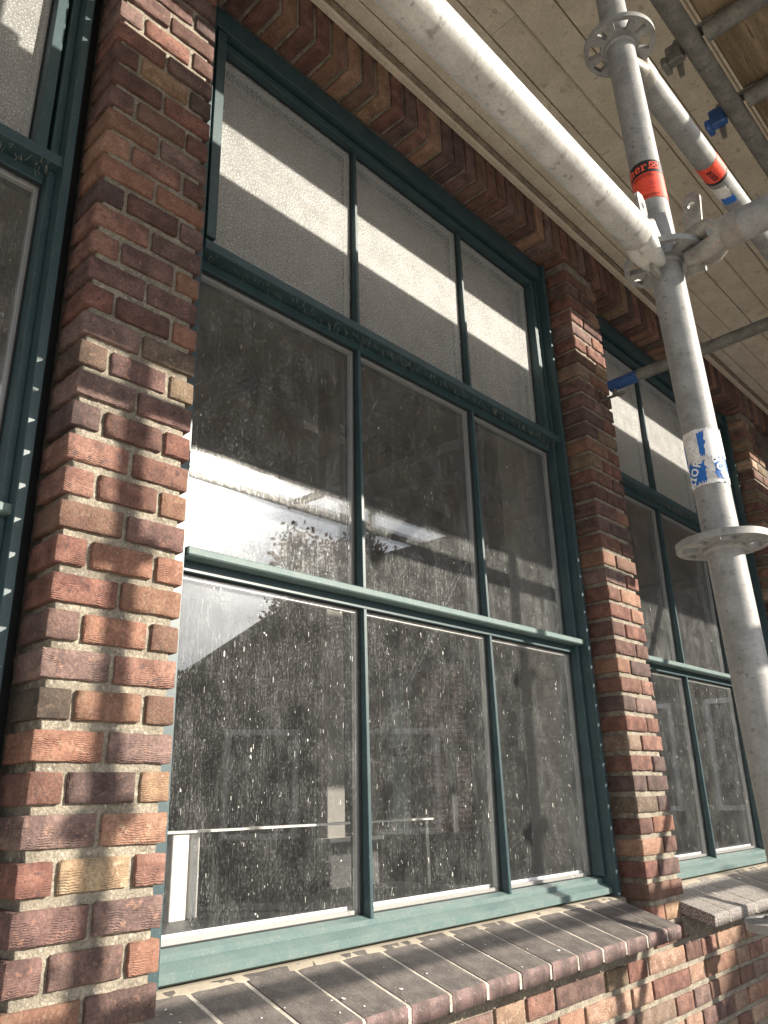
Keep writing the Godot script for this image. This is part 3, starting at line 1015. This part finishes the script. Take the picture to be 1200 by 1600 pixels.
# a patch wrapped round the y axis of its parent: angle a0..a1, height y0..y1
func wrap_patch(r: float, a0: float, a1: float, y0: float, y1: float, edge := 0.0, seed_ := 1) -> Mesh:
	var n := FastNoiseLite.new()
	n.seed = seed_
	n.frequency = 1.0
	var st := begin()
	st.set_smooth_group(1)
	var nx := 40
	var ny := 8
	var pt := func(i: int, j: int, rr: float) -> Vector3:
		var u := float(i) / nx
		var a := lerpf(a0, a1, u)
		var lo := y0 + edge * n.get_noise_2d(u * 14.0, 3.0)
		var hi := y1 + edge * n.get_noise_2d(u * 14.0, 9.0)
		if i == 0: a += edge / r * n.get_noise_2d(j * 2.1, 20.0)
		if i == nx: a += edge / r * n.get_noise_2d(j * 2.1, 30.0)
		return Vector3(sin(a) * rr, lerpf(lo, hi, float(j) / ny), cos(a) * rr)
	for i in nx:
		for j in ny:
			quad(st, pt.call(i, j, r), pt.call(i + 1, j, r), pt.call(i + 1, j + 1, r), pt.call(i, j + 1, r))
	st.set_smooth_group(-1)
	for i in nx:
		quad(st, pt.call(i, ny, r), pt.call(i + 1, ny, r), pt.call(i + 1, ny, r - 0.0006), pt.call(i, ny, r - 0.0006))
		quad(st, pt.call(i, 0, r - 0.0006), pt.call(i + 1, 0, r - 0.0006), pt.call(i + 1, 0, r), pt.call(i, 0, r))
	st.generate_normals()
	return st.commit()

# printed letters bent round the tube; turn rotates the line of writing on the surface
func wrap_text(text: String, size: float, r: float, a: float, y: float, turn := 0.0, serif := false) -> Mesh:
	var f := SystemFont.new()
	f.font_names = PackedStringArray(["Droid Serif" if serif else "Droid Sans"])
	f.font_weight = 700
	var tm := TextMesh.new()
	tm.text = text
	tm.font = f
	tm.font_size = 64
	tm.pixel_size = size / 64.0
	tm.depth = 0.0004
	tm.curve_step = 0.6
	var src := tm.get_mesh_arrays()
	var v: PackedVector3Array = src[Mesh.ARRAY_VERTEX]
	var idx: PackedInt32Array = src[Mesh.ARRAY_INDEX]
	var st := begin()
	st.set_smooth_group(-1)
	var bend := func(p: Vector3) -> Vector3:
		var q := Vector2(p.x, p.y).rotated(turn)
		var rr := r + p.z
		return Vector3(sin(a + q.x / r) * rr, y + q.y, cos(a + q.x / r) * rr)
	for k in idx: st.add_vertex(bend.call(v[k]))
	st.generate_normals()
	return st.commit()

func build_scaffold() -> void:
	M["head_mesh"] = wedge_head()
	var ros := rosette()
	var lean := Vector3(-0.0114, 1.0, -0.012)
	var foot := Vector3(0.2327, 0.5511, 0.8904)
	var on_a := func(y: float) -> Vector3: return foot + lean * (y - foot.y)
	# --- the standard in view, drawn along its own axis
	var s := thing("scaffold_standard", "galvanised scaffold standard with red and blue stickers in front of the window", "scaffold tube", on_a.call(GROUND))
	var up := lean.normalized()
	var zz := up.cross(Vector3(0, 0, 1)).normalized()
	s.basis = Basis(zz, up, zz.cross(up)).orthonormalized()
	var L := 1.0 / lean.normalized().y
	var ay := func(y: float) -> float: return (y - GROUND) * L
	obj("tube", tube(Vector3(0, 0, 0), Vector3(0, 5.2, 0), TR, 40), M["zinc"], s)
	for y in [0.114, 0.551, 0.990, 1.430, 1.868, 2.305]:
		obj("rosette", ros, M["zinc"], s, Vector3(0, ay.call(y), 0))
	obj("base_plate", box(Vector3(-0.07, 0, -0.07), Vector3(0.07, 0.006, 0.07), 0.001), M["zinc_old"], s)
	# viewing direction from the tube, as an angle round it (sin -> x, cos -> z)
	var va := atan2(-0.7706 - 0.23, 1.2268 - 0.885)
	var st1 := obj("sticker", wrap_patch(TR + 0.0007, va - 1.75, va + 1.75, ay.call(1.093), ay.call(1.142), 0.001, 5), M["orange"], s)
	st1.set_meta("label", "orange-red sticker band with a black headline strip")
	obj("headline_strip", wrap_patch(TR + 0.0010, va - 1.75, va + 1.75, ay.call(1.1400), ay.call(1.1625), 0.0004, 6), M["black"], st1)
	obj("lettering", wrap_text("Layher.", 0.0190, TR + 0.0014, va - 1.16, ay.call(1.1510), 0.0, true), M["orange_print"], st1)
	# the framed cross beside the lettering
	var mk := begin()
	mk.set_smooth_group(-1)
	var ma := va + 0.56
	var my: float = ay.call(1.1512)
	var hs := 0.0058
	for e in [[-1, -1, 1, -1], [-1, 1, 1, 1], [-1, -1, -1, 1], [1, -1, 1, 1], [-1, -1, 1, 1], [-1, 1, 1, -1]]:
		var p0 := Vector2(e[0], e[1]) * hs
		var p1 := Vector2(e[2], e[3]) * hs
		var nn := (p1 - p0).normalized().orthogonal() * 0.0009
		var bend := func(q: Vector2) -> Vector3: return Vector3(sin(ma + q.x / TR) * (TR + 0.0016), my + q.y, cos(ma + q.x / TR) * (TR + 0.0016))
		for k in 4:
			var a := p0.lerp(p1, k / 4.0)
			var b := p0.lerp(p1, (k + 1) / 4.0)
			quad(mk, bend.call(a - nn), bend.call(b - nn), bend.call(b + nn), bend.call(a + nn))
	mk.generate_normals()
	obj("emblem", mk.commit(), M["orange_print"], st1)
	# small print on the red band
	var sp := begin()
	sp.set_smooth_group(-1)
	for ln in [[1.1355, -1.2, 0.25, 0.0016], [1.1325, -0.9, 0.4, 0.0013], [1.0975, -0.7, 0.6, 0.0016], [1.0945, -0.9, 0.3, 0.0012]]:
		var a: float = va + ln[1]
		while a < va + ln[2]:
			var da := rng.randf_range(0.02, 0.07)
			var y0: float = ay.call(ln[0])
			var rr := TR + 0.0013
			quad(sp, Vector3(sin(a) * rr, y0, cos(a) * rr), Vector3(sin(a + da) * rr, y0, cos(a + da) * rr), Vector3(sin(a + da) * rr, y0 + ln[3], cos(a + da) * rr), Vector3(sin(a) * rr, y0 + ln[3], cos(a) * rr))
			a += da + rng.randf_range(0.015, 0.04)
	sp.generate_normals()
	obj("small_print", sp.commit(), M["black"], st1)
	# torn white and blue sticker lower down
	var st2 := obj("sticker", wrap_patch(TR + 0.0007, va - 1.9, va + 1.9, ay.call(0.628), ay.call(0.706), 0.0022, 8), M["paper"], s)
	st2.set_meta("label", "torn white sticker with remains of blue print")
	obj("blue_patch", wrap_patch(TR + 0.0011, va - 1.25, va - 0.10, ay.call(0.631), ay.call(0.660), 0.0065, 12), M["blue_print"], st2)
	obj("blue_patch", wrap_patch(TR + 0.0011, va - 0.25, va + 0.22, ay.call(0.668), ay.call(0.701), 0.0060, 14), M["blue_print"], st2)
	obj("blue_patch", wrap_patch(TR + 0.0011, va - 1.7, va - 1.28, ay.call(0.664), ay.call(0.690), 0.005, 15), M["blue_print"], st2)
	obj("blue_patch", wrap_patch(TR + 0.0011, va + 0.42, va + 1.35, ay.call(0.634), ay.call(0.662), 0.006, 17), M["blue_print"], st2)
	obj("lettering", wrap_text("KIOR", 0.0165, TR + 0.0015, va - 0.80, ay.call(0.645), 1.05), M["white_print"], st2)
	obj("lettering", wrap_text("KIOR", 0.0165, TR + 0.0015, va + 0.80, ay.call(0.647), 2.0), M["white_print"], st2)
	obj("paper_tear", wrap_patch(TR + 0.0014, va + 0.12, va + 1.5, ay.call(0.664), ay.call(0.704), 0.006, 21), M["white_print"], st2)
	# --- ledgers and transoms on it
	var z_led := func(y: float) -> float: return on_a.call(y).z
	var pm: Vector3 = on_a.call(0.990)
	var t := thing("scaffold_ledger", "bright sunlit scaffold tube running overhead along the facade to the standard", "scaffold tube")
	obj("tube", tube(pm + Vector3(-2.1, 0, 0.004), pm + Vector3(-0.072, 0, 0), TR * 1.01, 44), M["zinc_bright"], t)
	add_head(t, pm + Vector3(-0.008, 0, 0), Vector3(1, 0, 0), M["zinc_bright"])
	t = thing("scaffold_transom", "short galvanised scaffold tube leaving the standard outwards at the wedge joint", "scaffold tube")
	obj("tube", tube(pm + Vector3(0, 0, 0.072), Vector3(pm.x, 0.99, 1.58), TR, 36), M["zinc"], t)
	add_head(t, pm + Vector3(0, 0, 0.008), Vector3(0, 0, -1), M["cast"])
	var pt: Vector3 = on_a.call(1.430)
	t = thing("scaffold_ledger", "grey scaffold tube under the soffit with an orange sticker and a torn blue one", "scaffold tube", pt)
	# this tube is drawn along its own y axis so that stickers wrap it
	t.basis = Basis(Vector3(0, 0, 1), Vector3(1, 0, 0), Vector3(0, 1, 0))
	obj("tube", tube(Vector3(0, 0.072, 0), Vector3(0, 2.24, 0), TR, 36), M["zinc"], t)
	var hd := obj("wedge_head", M["head_mesh"], M["cast"], t)
	hd.transform = Transform3D(Basis(Vector3(0, -1, 0), Vector3(0, 0, 1), Vector3(-1, 0, 0)), Vector3(0, 0.066, 0))
	# local z is world y, local x is world z: towards the camera is below and outwards
	var vb := atan2(0.36, -1.18)
	var s3 := obj("sticker", wrap_patch(TR + 0.0007, vb - 1.6, vb + 1.6, 0.352, 0.402, 0.0035, 31), M["orange"], t)
	s3.set_meta("label", "orange-red sticker with black lettering")
	obj("black_strip", wrap_patch(TR + 0.0010, vb - 1.6, vb + 1.6, 0.402, 0.4095, 0.0014, 33), M["black"], s3)
	obj("lettering", wrap_text("KIOR", 0.0150, TR + 0.0014, vb + 0.25, 0.379, -1.45), M["black"], s3)
	var s4 := obj("sticker", wrap_patch(TR + 0.0007, vb - 0.1, vb + 1.5, 0.425, 0.478, 0.010, 41), M["paper"], t)
	s4.set_meta("label", "torn white sticker remains")
	obj("blue_patch", wrap_patch(TR + 0.0011, vb - 0.2, vb + 0.95, 0.462, 0.484, 0.006, 43), M["blue_print"], s4)
	var pd: Vector3 = on_a.call(1.868)
	t = thing("scaffold_ledger", "dark weathered scaffold tube carrying the deck bearers", "scaffold tube")
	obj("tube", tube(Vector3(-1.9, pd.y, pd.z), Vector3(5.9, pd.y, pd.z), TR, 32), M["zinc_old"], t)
	# bearers across the deck with claws hooked on that ledger
	var bx := [-1.35, -0.42, 0.712, 0.966, 1.75, 2.35, 4.2, 5.6]
	var lab := ["deck bearer at the far end of the scaffold deck", "deck bearer above the camera", "deck bearer tube with a grey claw, nearest the standard", "deck bearer tube with a blue claw", "deck bearer tube farther along the deck", "deck bearer tube by the next standard", "deck bearer tube past the next standard", "last deck bearer tube of the row"]
	for i in bx.size():
		t = thing("deck_bearer", lab[i], "scaffold tube", Vector3(bx[i], pd.y + 0.012, 0), "tubes carrying the scaffold deck")
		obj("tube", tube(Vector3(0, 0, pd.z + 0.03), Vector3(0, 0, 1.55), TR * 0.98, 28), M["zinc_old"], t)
		var cm: Material = M["blue_steel"] if i == 3 else M["zinc_old"]
		var c := begin()
		add_box(c, Vector3(-0.012, -0.030, pd.z - 0.062), Vector3(0.012, 0.020, pd.z - TR - 0.001), 0.003)
		add_box(c, Vector3(-0.020, -0.036, pd.z - 0.074), Vector3(0.020, -0.010, pd.z - 0.060), 0.003)
		c.generate_normals()
		obj("claw", c.commit(), cm, t)
		obj("saddle", box(Vector3(-0.018, 0.0125, pd.z - 0.04), Vector3(0.018, 0.022, pd.z + 0.06), 0.004), M["zinc_old"], t)
		obj("wedge", prism_x(_rev([Vector2(pd.z - 0.047, -0.062), Vector2(pd.z - 0.052, 0.03), Vector2(pd.z - 0.030, 0.03), Vector2(pd.z - 0.036, -0.062)]), 0.0125, 0.0185), M["zinc_old"], t)
	# deck planks and the boards stood on their edge
	var pz := [0.905, 1.132, 1.358]
	var pn := ["weathered plank at the inner edge of the scaffold deck", "weathered plank in the middle of the scaffold deck", "weathered plank at the outer edge of the scaffold deck"]
	for i in 3:
		var o := obj("scaffold_plank", rough_plank(7.9, 0.04, 0.219, 500 + i), M["plank"][i % 2])
		o.position = Vector3(-1.95, pd.y + 0.0365, pz[i])
		tag(o, pn[i], "plank", "planks of the scaffold deck")
	for i in 3:
		var o := obj("toe_board", rough_plank(2.62, 0.385, 0.022, 520 + i), M["plank"][1])
		o.position = Vector3(-1.95 + 2.627 * i, pd.y + 0.0775, 0.908)
		tag(o, ["tall toe board on the deck over the nearest bay", "tall toe board on the deck over the middle bay", "tall toe board at the far end of the deck"][i], "board", "boards along the deck edge")
	# tie from the wall
	t = thing("wall_tie", "scaffold tie tube with a blue painted end hooked to the brick pier", "scaffold tube", Vector3(1.822, 1.748, 0))
	obj("tube", tube(Vector3(0, 0, 0.055), Vector3(0, 0, 1.60), TR * 0.97, 32), M["zinc_old"], t)
	obj("blue_end", tube(Vector3(0, 0, 0.048), Vector3(0, 0, 0.165), TR * 1.02, 32, 0.8), M["blue_steel"], t)
	obj("hook", tube(Vector3(0.0, -0.003, 0.07), Vector3(0.0, -0.046, 0.062), 0.010, 12, 0.3), M["zinc_old"], t)
	obj("eye_bolt", tube(Vector3(0.0, -0.045, -0.05), Vector3(0.0, -0.045, 0.082), 0.0058, 12, 0.2), M["zinc_old"], t)
	var ring := TorusMesh.new()
	ring.inner_radius = 0.010
	ring.outer_radius = 0.021
	ring.rings = 20
	ring.ring_segments = 10
	obj("eye", ring, M["zinc_old"], t, Vector3(0, -0.046, 0.085)).rotation.z = 0.3
	# --- standards out of view whose shadows and mirror images show
	var far := [[0.938, 1.61, 0.0, "outer scaffold standard beside the camera, its shadow on the near pier"], [2.484, 1.61, 0.0, "outer scaffold standard mirrored in the middle pane"], [2.62, 0.866, 0.0, "inner scaffold standard by the next bay"]]
	for f in far:
		t = thing("scaffold_standard", f[3], "scaffold tube", Vector3(f[0], GROUND, f[1]), "standards of the scaffold")
		obj("tube", tube(Vector3.ZERO, Vector3(0, 3.85, 0), TR, 28), M["zinc"], t)
		obj("base_plate", box(Vector3(-0.07, 0, -0.07), Vector3(0.07, 0.006, 0.07), 0.001), M["zinc_old"], t)
		for k in 6: obj("rosette", ros, M["zinc"], t, Vector3(0, 1.489 - GROUND - 0.437 * (k - 1) + f[2], 0))
	t = thing("scaffold_ledger", "outer scaffold ledger low along the walkway, shading the sill", "scaffold tube")
	obj("tube", tube(Vector3(-2.0, 0.79, 1.66), Vector3(5.6, 0.79, 1.66), TR, 24), M["zinc"], t)
	t = thing("scaffold_ledger", "outer scaffold ledger carrying the deck edge", "scaffold tube")
	obj("tube", tube(Vector3(-2.0, 1.835, 1.46), Vector3(5.9, 1.835, 1.46), TR, 24), M["zinc"], t)
	t = thing("scaffold_brace", "diagonal scaffold brace between the outer standards", "scaffold tube")
	obj("tube", tube(Vector3(2.45, 0.3, 1.66), Vector3(3.9, 2.3, 1.66), TR * 0.9, 24), M["zinc"], t)

func rough_plank(w: float, h: float, d: float, seed_: int) -> Mesh:
	var st := begin()
	add_box(st, Vector3(0, 0, 0), Vector3(w, h, d), 0.004)
	st.generate_normals()
	return st.commit()

# ---------------------------------------------------------------- mirrored surroundings
func build_beyond() -> void:
	var h := thing("gabled_house", "dark gabled house across the yard, mirrored in the lower panes", "house", Vector3(5.2, GROUND, 8.0))
	h.rotation.y = 0.60
	var e := 2.9
	var a := 4.5
	var w := 4.4
	var d := 6.0
	var st := begin()
	st.set_smooth_group(-1)
	for z in [0.0, d]:
		var p := [Vector3(0, 0, z), Vector3(w, 0, z), Vector3(w, e, z), Vector3(w / 2, a, z), Vector3(0, e, z)]
		for k in range(1, 4):
			if z > 0: tri(st, p[0], p[k], p[k + 1])
			else: tri(st, p[0], p[k + 1], p[k])
	quad(st, Vector3(0, 0, 0), Vector3(0, 0, d), Vector3(0, e, d), Vector3(0, e, 0))
	quad(st, Vector3(w, 0, d), Vector3(w, 0, 0), Vector3(w, e, 0), Vector3(w, e, d))
	st.generate_normals()
	obj("wall", st.commit(), M["far_brick"], h)
	for s in 2:
		var r := begin()
		r.set_smooth_group(-1)
		var x0 := -0.25 if s == 0 else w + 0.25
		var y0 := e - 0.175
		var q0 := Vector3(x0, y0, -0.3)
		var q1 := Vector3(w / 2, a, -0.3)
		var q2 := Vector3(w / 2, a, d + 0.3)
		var q3 := Vector3(x0, y0, d + 0.3)
		var th := Vector3(0, 0.16, 0)
		quad(r, q0 + th, q1 + th, q2 + th, q3 + th)
		quad(r, q0, q3, q2, q1)
		quad(r, q0, q1, q1 + th, q0 + th)
		quad(r, q3, q3 + th, q2 + th, q2)
		quad(r, q0, q0 + th, q3 + th, q3)
		r.generate_normals()
		obj("roof", r.commit(), M["roof_tile"], h)
	for x in [0.7, 2.7]:
		var wn := obj("window", box(Vector3(x, 1.0, -0.03), Vector3(x + 1.0, 2.4, -0.004), 0.004), M["white_paint"], h)
		obj("window_glass", box(Vector3(x + 0.08, 1.08, -0.036), Vector3(x + 0.92, 2.32, -0.031), 0.0), M["dark_frame"], wn)
	var nb := thing("neighbour_building", "long brick building standing at a right angle to the facade, mirrored in the glass", "building", Vector3(13.2, GROUND, 0.6))
	obj("wall", box(Vector3(0, 0, 0), Vector3(7.0, 9.4, 8.3), 0.0), M["far_brick"], nb)
	obj("roof", prism_x(_rev([Vector2(-0.2, 9.402), Vector2(-0.2, 9.55), Vector2(8.5, 9.70), Vector2(8.5, 9.402)]), -0.35, 7.3), M["roof_tile"], nb)
	obj("annex", box(Vector3(0.03, 0, 8.3), Vector3(6.9, 7.25, 11.3), 0.0), M["far_brick"], nb)
	for z in [0.8, 2.4, 4.0]:
		var nw := obj("window", box(Vector3(-0.03, 1.2, z), Vector3(-0.004, 3.0, z + 1.0), 0.004), M["white_paint"], nb)
		obj("window_glass", box(Vector3(-0.036, 1.28, z + 0.08), Vector3(-0.031, 2.92, z + 0.92), 0.0), M["dark_frame"], nw)
	# autumn tree behind the house
	var t := thing("autumn_tree", "thinning reddish autumn tree above the opposite roof, mirrored in the glass", "tree", Vector3(16.3, GROUND, 17.6))
	t.scale = Vector3.ONE * 1.38
	var r := RandomNumberGenerator.new()
	r.seed = 99
	var tk := begin()
	var limbs := []
	var grow := func(self_, p: Vector3, dir: Vector3, len: float, rad: float, depth: int) -> void:
		var q := p + dir * len
		limbs.append([p, q, rad, rad * 0.66])
		if depth == 0: return
		for k in (3 if depth > 1 else 4):
			var nd := (dir + Vector3(r.randf_range(-0.85, 0.85), r.randf_range(-0.15, 0.6), r.randf_range(-0.85, 0.85))).normalized()
			self_.call(self_, p.lerp(q, r.randf_range(0.6, 1.0)), nd, len * r.randf_range(0.58, 0.8), rad * 0.6, depth - 1)
	grow.call(grow, Vector3.ZERO, Vector3(0.03, 1, 0).normalized(), 3.2, 0.22, 5)
	tk.set_smooth_group(1)
	for l in limbs:
		var ax: Vector3 = (l[1] - l[0]).normalized()
		var u := ax.cross(Vector3(0.31, 0.2, 0.93)).normalized()
		var v := ax.cross(u)
		var n := 6 if l[2] > 0.05 else 3
		for i in n:
			var b0 := u * cos(TAU * i / n) + v * sin(TAU * i / n)
			var b1 := u * cos(TAU * (i + 1) / n) + v * sin(TAU * (i + 1) / n)
			quad(tk, l[0] + b0 * l[2], l[0] + b1 * l[2], l[1] + b1 * l[3], l[1] + b0 * l[3])
	tk.generate_normals()
	obj("trunk", tk.commit(), M["bark"], t)
	var lf := begin()
	lf.set_smooth_group(-1)
	for l in limbs:
		if l[2] > 0.06: continue
		for k in 20:
			var c: Vector3 = l[0].lerp(l[1], r.randf()) + Vector3(r.randf_range(-0.3, 0.3), r.randf_range(-0.3, 0.3), r.randf_range(-0.3, 0.3))
			var u := Vector3(r.randf_range(-1, 1), r.randf_range(-1, 1), r.randf_range(-1, 1)).normalized() * 0.075
			var v := u.cross(Vector3(r.randf_range(-1, 1), r.randf_range(-1, 1), r.randf_range(-1, 1)).normalized()).normalized() * 0.05
			quad(lf, c - u, c - v, c + u, c + v)
	lf.generate_normals()
	obj("crown", lf.commit(), M["leaf"], t)
